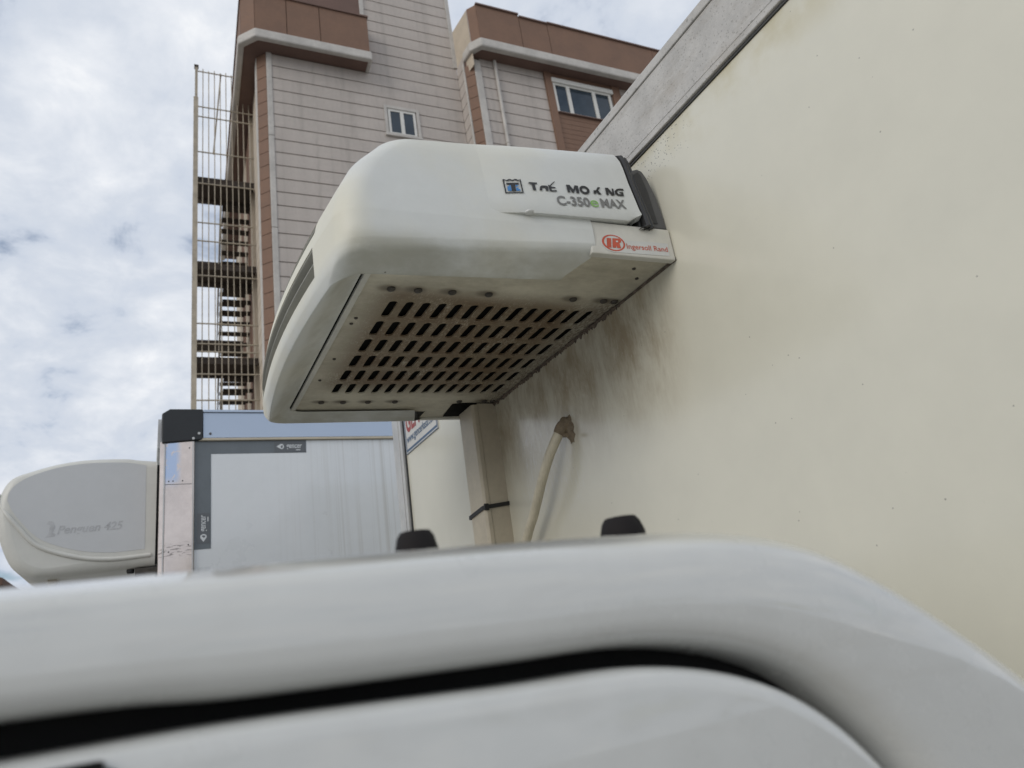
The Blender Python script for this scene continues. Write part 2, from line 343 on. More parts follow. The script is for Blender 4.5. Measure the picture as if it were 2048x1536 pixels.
def ring2d(cx, cy, rx, ry, ix, iy, dx=0, dy=0, n=40, skew=0.0):
    a = [(cx + rx * math.cos(t * 2 * math.pi / n) + skew * ry * math.sin(t * 2 * math.pi / n), cy + ry * math.sin(t * 2 * math.pi / n)) for t in range(n)]
    b = [(cx + dx + ix * math.cos(t * 2 * math.pi / n) + skew * iy * math.sin(t * 2 * math.pi / n), cy + dy + iy * math.sin(t * 2 * math.pi / n)) for t in range(n)]
    return a + b, [(i, (i + 1) % n, n + (i + 1) % n, n + i) for i in range(n)]
def poly2d(*polys):
    V, F = [], []
    for p in polys:
        F.append(tuple(range(len(V), len(V) + len(p)))); V += p
    return V, F
def lay(g, fmap): return [fmap(*p) for p in g[0]], g[1]

# ================================================================ THE SETTING
gv, gf = [(-400, -400, -1.7), (400, -400, -1.7), (400, 400, -1.7), (-400, 400, -1.7)], [(0, 1, 2, 3)]
me = bpy.data.meshes.new('ground'); me.from_pydata([(x, y, 0) for x, y, z in gv], [], gf); me.materials.append(m_asph)
gr = bpy.data.objects.new('ground', me); COL.objects.link(gr); gr['kind'] = 'structure'

# ================================================================ NEAR TRUCK
def wheel(T, x, y, w, r=0.38):
    seg = 28
    rows = []
    for yy, rr in ((0, 0.62), (0.0, 0.9), (0.03, 1.0), (w - 0.03, 1.0), (w, 0.9), (w, 0.62)):
        rows.append([(x + r * rr * math.cos(t * 2 * math.pi / seg), y + yy, -1.7 + r + r * rr * math.sin(t * 2 * math.pi / seg)) for t in range(seg)])
    ty = T.add('wheel', sheet(rows, True), m_tyre, smooth=40)
    rows = []
    for yy, rr in ((0.01, 0.62), (0.03, 0.58), (0.05, 0.3), (0.03, 0.2), (0.02, 0.02)):
        rows.append([(x + r * rr * math.cos(t * 2 * math.pi / seg), y + yy, -1.7 + r + r * rr * math.sin(t * 2 * math.pi / seg)) for t in range(seg)])
    T.add('rim', sheet(rows, True), m_alu, parent=ty, smooth=40)

GAP = [(-1.42, -1.05), (-1.36, -0.62), (-1.12, -0.20), (-0.80, -0.04), (-0.3, -0.006), (-0.047, -0.0077), (0.042, -0.0136), (0.162, -0.018), (0.249, -0.0212), (0.32, -0.0352), (0.375, -0.060), (0.425, -0.106), (0.457, -0.16), (0.485, -0.23), (0.505, -0.33), (0.52, -0.6), (0.52, -1.05)]
OUT = [(-1.60, -1.10), (-1.52, -0.62), (-1.22, -0.13), (-0.84, 0.028), (-0.3, 0.048), (-0.055, 0.048), (0.094, 0.049), (0.213, 0.048), (0.335, 0.044), (0.42, 0.0296), (0.488, -0.001), (0.559, -0.043), (0.63, -0.09), (0.70, -0.15), (0.75, -0.26), (0.78, -0.6), (0.78, -1.10)]
DOOR = [(-1.40, -1.05), (-1.34, -0.62), (-1.10, -0.215), (-0.79, -0.058), (-0.3, -0.020), (-0.047, -0.0204), (0.042, -0.0215), (0.162, -0.0272), (0.246, -0.0306), (0.316, -0.0465), (0.368, -0.0737), (0.410, -0.1145), (0.441, -0.166), (0.469, -0.235), (0.490, -0.335), (0.505, -0.6), (0.505, -1.05)]
G_, O_, D_ = catmull(GAP, 8), catmull(OUT, 8), catmull(DOOR, 8)
Y0 = 0.34
PROF = [(0.0, 0.046), (0.0, 0.030), (0.012, 0.021), (0.04, 0.0115), (0.085, 0.0055), (0.14, 0.0025), (0.22, 0.0015), (0.45, 0.0022), (0.62, 0.0040), (0.74, 0.0062), (0.805, 0.0085), (0.835, 0.0105), (0.86, 0.0135), (0.89, 0.0185), (0.94, 0.0275), (0.978, 0.0375), (0.998, 0.052), (1.004, 0.07), (1.006, 0.10), (1.01, 0.2), (1.02, 0.75), (1.01, 1.3), (1.0, 1.44), (0.94, 1.49), (0.3, 1.52), (0.0, 1.51)]
def build_cab(T, off=(0, 0, 0), detail=True):
    mv = lambda g: ([(x + off[0], y + off[1], z + off[2]) for x, y, z in g[0]], g[1])
    rows = []
    for u, wd in PROF:
        rows.append([(g[0] + (o[0] - g[0]) * u, Y0 + wd, g[1] + (o[1] - g[1]) * u) for g, o in zip(G_, O_)])
    T.add('cab_shell', mv(sheet(rows)), m_cab, smooth=50)
    rows = []
    n = len(D_)
    nor = []
    for i in range(n):
        a, b = D_[max(i - 1, 0)], D_[min(i + 1, n - 1)]
        d = Vector((b[0] - a[0], b[1] - a[1])).normalized(); nor.append((d.y, -d.x))
    for ins, y in ((0.0, 0.038), (0.0, 0.010), (0.0015, 0.004), (0.005, 0.0005), (0.012, -0.001)):
        rows.append([(p[0] + q[0] * ins, Y0 + y, p[1] + q[1] * ins) for p, q in zip(D_, nor)])
    V, F = sheet(rows); F.append(tuple(range(len(V) - n, len(V))))
    dr = T.add('door', mv((V, F)), m_cab, smooth=45)
    win = catmull([(-1.20, -0.56), (-1.08, -0.28), (-0.78, -0.085), (-0.25, -0.0335), (-0.04, -0.0255), (-0.012, -0.0285), (-0.004, -0.042), (0.0, -0.10), (0.0, -0.5)], 5) + [(-0.02, -0.56)]
    T.add('window_seal', mv(prism(win, Y0 - 0.003, Y0 + 0.002, XZ)), m_rubber, parent=dr)
    cx, cz = -0.5, -0.32
    T.add('window', mv(prism([(cx + (x - cx) * 0.965, cz + (z - cz) * 0.95) for x, z in win], Y0 - 0.0045, Y0 + 0.001, XZ)), m_glass, parent=dr)
    rows = [[(g[0] + (o[0] - g[0]) * 0.25, Y0 + 0.043, g[1] + (o[1] - g[1]) * 0.25) for g, o in zip(G_, O_)],
            [(p[0] + q[0] * 0.03, Y0 + 0.041, p[1] + q[1] * 0.03) for p, q in zip(D_, nor)]]
    T.add('door_seal', mv(sheet(rows)), m_rubber)
    T.add('cab_underside', mv(box(-1.5, 0.76, 0.36, 1.84, -1.22, -1.04)), m_black)

T = Thing('refrigerated_truck', 'white cab in the blurred foreground joined to the large cream insulated box at right', 'truck', (1, 0, -1.7))
build_cab(T)
for x0, x1, z0, z1 in ((0.159, 0.1917, 0.050, 0.0765), (0.3409, 0.3796, 0.050, 0.0755)):
    c = (x0 + x1) / 2; r = (x1 - x0) / 2; seg = 20; rows = []
    for rr, zz in ((1.0, z0), (1.0, z0 + 0.012), (0.92, z0 + 0.017), (0.84, z1 - 0.004), (0.70, z1 - 0.0005), (0.3, z1)):
        rows.append([(c + r * rr * math.cos(t * 2 * math.pi / seg), 0.5 + r * rr * math.sin(t * 2 * math.pi / seg), zz) for t in range(seg)])
    V, F = sheet(rows, True); F.append(tuple(range(len(V) - seg, len(V))))
    T.add('roof_plug', (V, F), m_plug, smooth=40)
# insulated box
NY, FY = 0.265, 2.985
bw = T.add('box_front_wall', box(1.0, 1.06, NY, 2.862, -0.75, 0.984), m_wall)
T.add('box_body', box(1.062, 4.7, NY + 0.01, FY - 0.01, -0.75, 1.15), m_wall)
rl = T.add('roof_rail', join(box(0.990, 1.05, NY - 0.01, FY, 0.9905, 1.134)), m_rail, bevel=0.002)
T.add('rail_lip', prism([(0.9865, 1.1345), (0.9865, 1.154), (0.989, 1.160), (1.04, 1.162), (1.04, 1.1345)], NY - 0.012, FY + 0.002, lambda p, q, t: (p, t, q)), m_rail, parent=rl, bevel=0.002)
T.add('rail_ridge', box(0.9892, 0.9900, NY - 0.008, FY - 0.002, 1.006, 1.0095), m_rail, parent=rl)
T.add('rail_seal', box(0.9965, 1.0, NY, 2.87, 0.9855, 0.9900), m_grey, parent=rl)
cp = T.add('corner_post', join(box(0.984, 1.05, 2.872, FY, -0.75, 0.9895), box(0.9805, 0.984, 2.90, 2.96, -0.75, 0.9895)), m_alu, bevel=0.002)
T.add('post_seal', box(0.9945, 1.03, 2.8625, 2.8715, -0.75, 0.98), m_dgrey, parent=cp)
T.add('chassis', join(box(-1.3, 4.5, 0.75, 0.87, -1.12, -0.95), box(-1.3, 4.5, 1.9, 2.02, -1.12, -0.95), box(1.1, 4.6, 0.4, 2.7, -0.95, -0.751)), m_black)
for x in (-0.7, 3.4):
    wheel(T, x, 0.42, 0.24); wheel(T, x, 1.62 if x < 0 else 2.4, 0.24)

# ================================================================ NEAR REFRIGERATION UNIT
SH = lambda x, y, z: (x, y + 0.062 * (1 - x), z)       # the unit sits very slightly skewed on its wall
U = Thing('refrigeration_unit', 'large dirty white refrigeration unit with slotted underside jutting from the cream wall', 'refrigeration unit', (1, 1.555, 0.70), fn=SH)
YC, HW = 1.555, 0.555
ZS = [0.688, 0.70, 0.710, 0.745, 0.80, 0.86, 0.89, 0.91, 0.93, 0.943, 0.948]
SS = [0.020, 0.007, 0.0015, 0.0, 0.004, 0.011, 0.015, 0.019, 0.026, 0.046, 0.10]
FS = [0.258, 0.2545, 0.252, 0.250, 0.262, 0.293, 0.318, 0.334, 0.350, 0.364, 0.40]
def ztop(x, z): return z + (-0.004 + 0.076 * (x - 0.40)) * sstep(0.87, 0.93, z)
BANDS = [(0.711, 0.746), (0.778, 0.815), (0.838, 0.868)]
YA, YB = 1.155, 1.945
levels = [(0.6905, 0.112, 0.356), (0.6890, 0.110, 0.350), (0.6612, 0.098, 0.2730), (0.6605, 0.094, 0.2680), (0.6640, 0.084, 0.2645), (0.690, 0.0235, 0.2580), (0.6945, 0.0145, 0.2565), (0.6985, 0.0085, 0.2550)]
zl = []
for a, b in BANDS: zl += [a, a + 0.003, (a + b) / 2, b - 0.003, b]
zl += [0.704, 0.767, 0.825, 0.88, 0.89, 0.90, 0.91, 0.92, 0.93, 0.937, 0.943, 0.948]
for z in sorted(zl): levels.append((z, interp(z, ZS, SS), interp(z, ZS, FS)))
def frontx(f, y, flat=False): return f if flat else f + 0.15 * (y - 1.5) ** 2
fy = [1.055, 1.11, YA, YA + 0.006] + [YA + 0.006 + (YB - YA - 0.012) * i / 22 for i in range(1, 22)] + [YB - 0.006, YB, 2.0, 2.055]
rows = []
for z, s, f in levels:
    k = (HW - s) / HW; y0 = YC - (HW - s); r = 0.075; row = []
    ys = [YC + (y - YC) * k for y in fy]
    fl = s > 0.105 and z < 0.70; xa = frontx(f, ys[0], fl); xb = frontx(f, ys[-1], fl); y1 = YC + (HW - s)
    xe = 0.80 - 0.055 * sstep(0.01, 0.10, s) if z < 0.70 else 0.80
    near = [(xe, y0), (0.74, y0), (0.68, y0), (0.64, y0), (0.60, y0)]
    rc = 0.050 + 0.02 * sstep(0.88, 0.945, z); cxn = xa + rc
    near.append((min(cxn + 0.02, 0.6), y0))
    for i in range(0, 7):
        t = i / 7 * math.pi / 2
        near.append((cxn - (cxn - xa) * math.sin(t), ys[0] - (ys[0] - y0) * math.cos(t)))
    far = [(xe, y1), (0.74, y1), (0.68, y1), (0.64, y1), (0.60, y1), (xb + rc + 0.02, y1)]
    cxf = xb + rc
    for i in range(0, 7):
        t = i / 7 * math.pi / 2
        far.append((cxf - (cxf - xb) * math.sin(t), ys[-1] + (y1 - ys[-1]) * math.cos(t)))
    row = [(x, y, ztop(x, z)) for x, y in near]
    inb = any(a + 0.002 < z < b - 0.002 for a, b in BANDS)
    for y, yy in zip(fy, ys):
        x = frontx(f, yy, fl)
        if inb and YA + 0.003 < y < YB - 0.003: x += 0.052
        row.append((x, yy, ztop(x, z)))
    row += [(x, y, ztop(x, z)) for x, y in reversed(far)]
    if z < 0.76:                                          # the skirt hangs lower towards the front and the near corner
        kz = (0.018 + 0.018 * sstep(0.664, 0.695, z)) * (1 - sstep(0.70, 0.755, z)) if z < 0.6888 or s < 0.05 else 0.003
        row = [(x, y, zz - kz * max(sstep(1.75, 1.05, y) * max(0, min(1, (0.80 - x) / 0.48)), sstep(0.42, 0.31, x) * sstep(2.02, 1.72, y))) for x, y, zz in row]
    if z < 0.70:
        row = [(x, y - 0.030 * sstep(0.02, 0.09, s) * sstep(1.5, 1.08, y) * (1 if s < 0.105 else 0.4) * sstep(0.26, 0.34, x), zz) for x, y, zz in row]
    rows.append(row)
V, F = sheet(rows); n = len(rows[0]); F.append(tuple(range(len(V) - n, len(V))))
cw_ = U.add('cowl', (V, F), m_cowl, smooth=33); wn_ = cw_.modifiers.new('normals', 'WEIGHTED_NORMAL'); wn_.keep_sharp = True; wn_.weight = 60
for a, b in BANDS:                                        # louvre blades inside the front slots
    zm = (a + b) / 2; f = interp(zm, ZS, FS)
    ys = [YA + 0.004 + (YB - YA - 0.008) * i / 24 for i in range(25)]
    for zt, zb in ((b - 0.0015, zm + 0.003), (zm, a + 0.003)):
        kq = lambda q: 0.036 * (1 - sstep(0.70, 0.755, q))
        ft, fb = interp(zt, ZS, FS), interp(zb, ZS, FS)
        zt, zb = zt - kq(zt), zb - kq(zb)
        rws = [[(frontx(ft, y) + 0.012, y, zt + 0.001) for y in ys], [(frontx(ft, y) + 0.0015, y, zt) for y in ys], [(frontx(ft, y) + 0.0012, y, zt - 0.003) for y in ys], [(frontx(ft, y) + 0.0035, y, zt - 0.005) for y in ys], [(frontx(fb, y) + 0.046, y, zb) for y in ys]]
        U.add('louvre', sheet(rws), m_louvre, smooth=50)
# raised end cover that arches over the unit
arch = [(z, interp(z, ZS, SS)) for z in (0.771, 0.80, 0.83, 0.86, 0.875, 0.89, 0.90, 0.91, 0.92, 0.93, 0.937, 0.943, 0.948)]
rows = []
cols = [0.53, 0.56, 0.60, 0.64, 0.68, 0.74, 0.80, 0.86, 0.89, 0.905, 0.912]
for x in cols:
    o = -0.004 + 0.016 * sstep(0.53, 0.68, x)
    zb = 0.7615 + 0.0105 * (x - 0.5375) / 0.37
    rowp = []
    lift = 0.012 * sstep(0.895, 0.912, x)
    rowp.append((x, YC - HW + 0.022, zb + lift)); rowp.append((x, YC - HW - o + 0.004, zb - 0.001 + lift))
    for i, (z, s) in enumerate(arch):
        zz = max(z, zb + 0.004 + lift) if i < 2 else z
        rowp.append((x + (0.012 * (0.93 - z) / 0.16 if x > 0.9 else 0), YC - HW + s - o * (1 - 0.8 * sstep(0.90, 0.94, z)), ztop(x, zz) + 0.0006))
    full = rowp + [(p[0], 2 * YC - p[1], p[2]) for p in reversed(rowp)]
    rows.append(full)
last = rows[-1]; rows.append([(p[0] + 0.001, p[1] + (0.016 if p[1] < YC else -0.016), p[2] - 0.006) for p in last])
U.add('end_cover', sheet(rows), m_cowl, smooth=38)
for x0, x1, ins, nm in ((0.9135, 0.9255, -0.0125, 'rubber_gasket'), (0.9275, 0.939, -0.006, 'rubber_gasket')):
    rows = []
    for x, d in ((x0, 0.012), (x0, 0.0), ((x0 + x1) / 2, -0.003), (x1, 0.0), (x1, 0.014)):
        r_ = []
        for z, s in arch: r_.append((x + 0.012 * (0.93 - z) / 0.16 + 0.004, YC - HW + s + ins + d, ztop(x, z) - 0.008))
        r_ = [(r_[0][0] - 0.012, r_[0][1] + 0.002, 0.758)] + r_
        rows.append(r_ + [(p[0], 2 * YC - p[1], p[2]) for p in reversed(r_)])
    U.add(nm, sheet(rows), m_dgrey, smooth=45)
U.add('interior_shade_fill', join(box(0.79, 0.935, 1.022, 2.088, 0.765, 0.925), box(0.36, 0.985, 1.05, 2.06, 0.708, 0.76)), m_void)  # black filler boxes paint in the shade behind slots and recess
fo = [(0.926, 0.769), (0.9300, 0.88), (0.9330, 0.9075), (0.9411, 0.9182), (0.9554, 0.9233), (0.9677, 0.9192), (0.977, 0.900), (0.9885, 0.8589), (0.9955, 0.800), (0.9970, 0.7705)]
fi = [(0.9385, 0.780), (0.9385, 0.88), (0.9423, 0.906), (0.9540, 0.9135), (0.9605, 0.906), (0.9690, 0.862), (0.9755, 0.7815)]
fr = U.add('wall_fairing', prism(fo, 1.008, 1.10, XZ), m_grey, bevel=0.003)
U.add('fairing_recess', prism(fi, 1.0068, 1.02, XZ), m_dgrey, parent=fr)
for ya_, yb_ in ((1.003, 1.020), (2.09, 2.107)): U.add('base_panel', box(0.790, 0.9975, ya_, yb_, 0.6905, 0.7665), m_base, bevel=0.0025)
# slotted underside: real openings
PZ = 0.697
cw, rh = 0.03777, 0.1013
gx0, gy0 = 0.461 - cw / 2, 1.3115 - rh / 2
sl = []
hw_, hl_ = 0.0102, 0.0400
for t in range(20):
    a = t / 20 * 2 * math.pi
    ca, sa = math.cos(a), math.sin(a)
    sl.append((hw_ * ca, (hl_ - hw_) * (1 if sa > 0 else -1) + hw_ * sa if abs(sa) > 1e-6 else 0.0))
V, F = [], []
for i in range(14):
    for j in range(6):
        cx, cy = gx0 + cw * (i + 0.5), gy0 + rh * (j + 0.5)
        b = len(V); n = 20
        ou = []
        for t in range(n):
            a = t / n * 2 * math.pi; ca, sa = math.cos(a), math.sin(a); q = max(abs(ca), abs(sa))
            ou.append((cx + cw / 2 * ca / q, cy + rh / 2 * sa / q))
        # add the exact corners by snapping the nearest samples
        for ex in (-1, 1):
            for ey in (-1, 1):
                k = min(range(n), key=lambda q: (ou[q][0] - cx - ex * cw / 2) ** 2 + ((ou[q][1] - cy - ey * rh / 2) * 0.37) ** 2)
                ou[k] = (cx + ex * cw / 2, cy + ey * rh / 2)
        V += [(x, y, PZ) for x, y in ou] + [(cx + x, cy + y, PZ) for x, y in sl] + [(cx + x * 0.98, cy + y * 0.995, PZ + 0.0042) for x, y in sl]
        for t in range(n):
            k = (t + 1) % n
            F += [(b + t, b + k, b + n + k, b + n + t), (b + n + t, b + n + k, b + 2 * n + k, b + 2 * n + t)]
gx1, gy1 = gx0 + 14 * cw, gy0 + 6 * rh
for x0, x1, y0, y1 in ((0.352, 0.79, 1.09, gy0), (0.79, 0.9975, 1.0205, gy0), (0.352, gx0, gy0, gy1), (gx1, 0.9975, gy0, gy1), (0.352, 0.79, gy1, 2.03), (0.79, 0.9975, gy1, 2.0895)):
    b = len(V); V += [(x0, y0, PZ), (x1, y0, PZ), (x1, y1, PZ), (x0, y1, PZ)]; F.append((b, b + 1, b + 2, b + 3))
U.add('bottom_plate', (V, F), m_plate)
U.add('plate_flange', box(0.3625, 0.376, 1.10, 1.985, 0.6875, 0.6965), m_base, bevel=0.002)
U.add('plate_gap_shade', box(0.345, 0.3622, 1.09, 1.995, 0.6935, 0.6965), m_void)  # black strip laid in to paint the shade of the gap
rr_ = random.Random(3); js = [1.003 + i * 0.0045 for i in range(235)]
jit = [(0.0012 + (0.0075 * rr_.random() ** 1.6 if 1.22 < y < 2.0 else 0.001), 0.0015 + (0.009 * rr_.random() ** 1.5 if 1.22 < y < 2.0 else 0.001)) for y in js]
U.add('back_seal', sheet([[(0.9995, y, 0.6968) for y in js], [(0.9965 - a * 0.5, y, 0.6962) for y, (a, b) in zip(js, jit)], [(0.9970 - a, y, 0.6950 - b * 0.4) for y, (a, b) in zip(js, jit)], [(0.9995, y, 0.6935 - b) for y, (a, b) in zip(js, jit)]]), m_crust, smooth=50)
U.add('cable_opening_shade', prism([(0.855, 1.957), (0.885, 1.947), (0.998, 1.947), (0.998, 2.08), (0.868, 2.08)], 0.6945, 0.6965, XY), m_void)  # thin black plate painting in the dark of the cable cut-out
for x in (0.437, 0.495, 0.571, 0.656, 0.868, 0.95, 0.98):
    U.add('bolt', disc((x, 1.2145, PZ), 0.0088, 0.005, dome=0.001), m_bolt, smooth=40)
for x in (0.44, 0.503, 0.577, 0.66, 0.868, 0.954, 0.982):
    U.add('bolt', disc((x, 1.930, PZ), 0.0088, 0.005, dome=0.001), m_bolt, smooth=40)
for x, y in ((0.40, 1.36), (0.397, 1.39), (0.405, 1.60), (0.40, 1.75), (0.93, 1.06), (0.965, 1.10)):
    U.add('screw', disc((x, y, PZ), 0.0042, 0.003), m_bolt, smooth=40)
U.add('clip', disc((0.655, 0.9935, 0.766), 0.009, 0.004), m_stick, smooth=40)
# lettering on the end cover
def covery(x, z): return YC - HW + interp(z, ZS, SS) + 0.004 - 0.016 * sstep(0.53, 0.68, x) - 0.0018
CV = lambda x, z: (x, covery(x, z), z)
LT = [[(0.6662, 0.8386), (0.6852, 0.8401), (0.6850, 0.8359), (0.6791, 0.8353), (0.6792, 0.8191), (0.6727, 0.8182), (0.6723, 0.8349), (0.6661, 0.8345)],
      [(0.6905, 0.8307), (0.6950, 0.8337), (0.7055, 0.8353), (0.7088, 0.8334), (0.7077, 0.8216), (0.7020, 0.8207), (0.7022, 0.8289), (0.6958, 0.8285), (0.6941, 0.8254), (0.6934, 0.8203), (0.6873, 0.8200), (0.6888, 0.8255)],
      [(0.7100, 0.8383), (0.7155, 0.8368), (0.7160, 0.8245), (0.7274, 0.8262), (0.7270, 0.8226), (0.7109, 0.8209)],
      [(0.7152, 0.8338), (0.7260, 0.8342), (0.7261, 0.8313), (0.7154, 0.8303)],
      [(0.7139, 0.8368), (0.7201, 0.8434), (0.7278, 0.8499), (0.7282, 0.8482), (0.7219, 0.8422), (0.7167, 0.8358)],
      [(0.7535, 0.8449), (0.7620, 0.8456), (0.7679, 0.8343), (0.7740, 0.8462), (0.7819, 0.8462), (0.7804, 0.8257), (0.7737, 0.8253), (0.7745, 0.8382), (0.7676, 0.8250), (0.7632, 0.8250), (0.7594, 0.8375), (0.7587, 0.8249), (0.7527, 0.8246)],
      [ (0.8176,0.8395),(0.8232,0.8400),(0.8220,0.8299),(0.8160,0.8296) ], [ (0.8209,0.8358),(0.8309,0.8500),(0.8375,0.8503),(0.8255,0.8358) ], [ (0.8231,0.8379),(0.8289,0.8412),(0.8357,0.8307),(0.8278,0.8295) ],
      [ (0.8491,0.8509),(0.8565,0.8517),(0.8644,0.8391),(0.8659,0.8515),(0.8701,0.8509),(0.8679,0.8323),(0.8604,0.8312),(0.8538,0.8424),(0.8534,0.8314),(0.8477,0.8309) ],
      [(0.8962, 0.8548), (0.8953, 0.8491), (0.8847, 0.8494), (0.8798, 0.8468), (0.8772, 0.8412), (0.8798, 0.8376), (0.8863, 0.8379), (0.8867, 0.8411), (0.8822, 0.8410), (0.8826, 0.8441), (0.8932, 0.8451), (0.8917, 0.8338), (0.8770, 0.8329), (0.8705, 0.8372), (0.8717, 0.8450), (0.8784, 0.8515), (0.8862, 0.8542)]]
for lt in LT: U.add('letter', lay(poly2d(lt), CV), m_ink)
U.add('letter', lay(ring2d(0.7955, 0.8368, 0.0120, 0.0114, 0.0060, 0.0056, skew=0.08), CV), m_ink)
def off(g, x0, z0, k=0.0, sy=1.0): return [(x + x0, y * sy + z0 + k * x) for x, y in g[0]], g[1]
s1 = off(text2d('C-350', 0.0325, 0.0008, width=0.078), 0.7215, 0.7885, 0.066)
s2 = off(text2d('e', 0.036, 0.0002, width=0.0195), 0.8005, 0.7940, 0.066)
s3 = off(text2d('MAX', 0.0325, 0.0008, width=0.0625), 0.8265, 0.7957, 0.066)
U.add('model_lettering', lay(s1, CV), m_gink); U.add('model_lettering', lay(s3, CV), m_gink); U.add('model_letter', lay(s2, CV), m_green)
# emblem: framed square with a black T over blue blocks
def LG(a, b): return (0.6121 + 0.038 * a + 0.0006 * b, 0.8066 + 0.0350 * b + 0.0025 * a)
n = 12
wave_o = [LG(i / n, 1.0 + (0.035 if i % 4 in (0, 1) else -0.02)) for i in range(n + 1)]
wave_i = [LG(0.07 + 0.86 * i / n, 0.91 + (0.03 if i % 4 in (0, 1) else -0.02)) for i in range(n + 1)]
V = wave_o + [LG(1, 0), LG(0, 0)] + wave_i + [LG(0.93, 0.07), LG(0.07, 0.07)]; k = n + 3
emb = U.add('emblem', lay((V, [(i, (i + 1) % k, k + (i + 1) % k, k + i) for i in range(k)]), CV), m_ink)
Q = lambda *p: [LG(a, b) for a, b in p]
U.add('emblem_letter', lay(poly2d(Q((0.16, 0.62), (0.84, 0.62), (0.84, 0.76), (0.16, 0.76)), Q((0.39, 0.14), (0.61, 0.14), (0.61, 0.62), (0.39, 0.62))), CV), m_ink, parent=emb)
U.add('emblem_block', lay(poly2d(Q((0.17, 0.16), (0.37, 0.16), (0.37, 0.58), (0.28, 0.58), (0.28, 0.50), (0.17, 0.50)), Q((0.63, 0.44), (0.85, 0.58), (0.63, 0.58)), Q((0.63, 0.16), (0.85, 0.16), (0.85, 0.26), (0.74, 0.34), (0.85, 0.44), (0.63, 0.38))), CV), m_blue, parent=emb)
# sticker on the base panel
BV = lambda d: (lambda x, z: (x, 1.003 - d, z))
st = [(0.8747, 0.7277), (0.9851, 0.7300), (0.9815, 0.6990), (0.8409, 0.6962), (0.826, 0.700), (0.8155, 0.712), (0.818, 0.726), (0.830, 0.736), (0.8490, 0.7405), (0.866, 0.7375)]
sk = U.add('maker_sticker', prism(st, 1.0022, 1.0029, XZ), m_stick)
U.add('sticker_oval', lay(ring2d(0.8454, 0.7183, 0.0280, 0.0195, 0.0232, 0.0168, 0.0006, 0.0002), BV(0.0012)), m_red, parent=sk)
IRl = poly2d([(0.8306, 0.7287), (0.8414, 0.7290), (0.8375, 0.7061), (0.8268, 0.7059)],
             [(0.8446, 0.7293), (0.8616, 0.7302), (0.8656, 0.7260), (0.8640, 0.7213), (0.8595, 0.7182), (0.8613, 0.7070), (0.8514, 0.7063), (0.8504, 0.7139), (0.8488, 0.7066), (0.8402, 0.7064)])
U.add('sticker_letters', lay(IRl, BV(0.0014)), m_red, parent=sk)
U.add('sticker_counter', lay(poly2d([(0.8516, 0.7240), (0.8570, 0.7243), (0.8564, 0.7205), (0.8508, 0.7202)]), BV(0.0018)), m_stick, parent=sk)
U.add('sticker_name', lay(off(text2d('Ingersoll Rand', 0.0172, 0.0001, width=0.104), 0.8762, 0.7076, 0.012), BV(0.0014)), m_red, parent=sk)

# ================================================================ THINGS FIXED TO THE BOX WALL
Cn = Thing('cable_conduit', 'upright ivory plastic cable conduit below the white refrigeration unit, tied with a black strap', 'conduit', (0.96, 2.0, -0.6))
Cn.add('conduit_base', prism([(1.0, 1.952), (0.936, 1.952), (0.936, 2.062), (1.0, 2.062)], -0.6, 0.6945, XY), m_ivory)
Cn.add('conduit_cover', prism([(0.9352, 1.950), (0.922, 1.950), (0.914, 1.957), (0.914, 2.056), (0.921, 2.065), (0.9352, 2.065)], -0.6, 0.690, XY), m_ivory, bevel=0.0015)
def band(z): return z
tie = [(1.0, 1.9475), (0.916, 1.9475), (0.9105, 1.957), (0.9105, 2.066), (1.0, 2.067)]
Vt = []
for dz in (0.0, 0.0125):
    for q, (x, y) in enumerate(tie): Vt.append((x, y, 0.353 + dz + 0.10 * (x - 0.95) - 0.10 * max(0, y - 1.96)))
nt_ = len(tie)
tb = Cn.add('cable_tie', (Vt, [(i, i + 1, nt_ + i + 1, nt_ + i) for i in range(nt_ - 1)]), m_black)
sm = tb.modifiers.new('solid', 'SOLIDIFY'); sm.thickness = 0.0022; sm.offset = 0
Cn.add('tie_head', box(0.910, 0.926, 1.9405, 1.9475, 0.345, 0.366), m_black, parent=tb, bevel=0.002)

Hs = Thing('drain_hose', 'ivory drain hose curving out of a brown sealed hole in the stained cream wall', 'hose', (1, 1.54, 0.49))
hp = catmull([(0.984, 1.546, 0.484), (0.972, 1.560, 0.462), (0.956, 1.590, 0.418), (0.948, 1.632, 0.366), (0.948, 1.668, 0.328), (0.952, 1.720, 0.282), (0.953, 1.768, 0.242), (0.956, 1.84, 0.16), (0.962, 1.90, 0.0), (0.965, 1.92, -0.3)], 6)
Hs.add('hose', tube(hp, 0.0135, 16), m_hose, smooth=60)
Hs.add('collar', tube(catmull([(0.999, 1.540, 0.500), (0.987, 1.544, 0.488), (0.976, 1.555, 0.468)], 4), [0.017, 0.0185, 0.0185, 0.017, 0.0185, 0.0185, 0.0185, 0.0175, 0.0165], 14), m_seal, smooth=60)
blob = []
for i in range(9):
    t = i / 8
    zc = 0.512 - 0.075 * t; ww = (0.009 + 0.009 * math.sin(t * math.pi)) * (1 + 0.25 * math.sin(i * 2.3)); dp = 0.004 + 0.011 * math.sin(t * math.pi)
    blob.append([(1.001 - dp * math.sin(a * math.pi / 6), 1.532 + ww * math.cos(a * math.pi / 6) + 0.002 * math.sin(i * 3.1 + a), zc + 0.002 * math.sin(a * 1.7 + i)) for a in range(7)])
Hs.add('sealant', sheet(blob), m_seal, smooth=60)
Hs.add('clamp_screw', tube([(0.970, 1.523, 0.455), (0.970, 1.512, 0.452)], 0.0055, 10), m_seal, smooth=40)

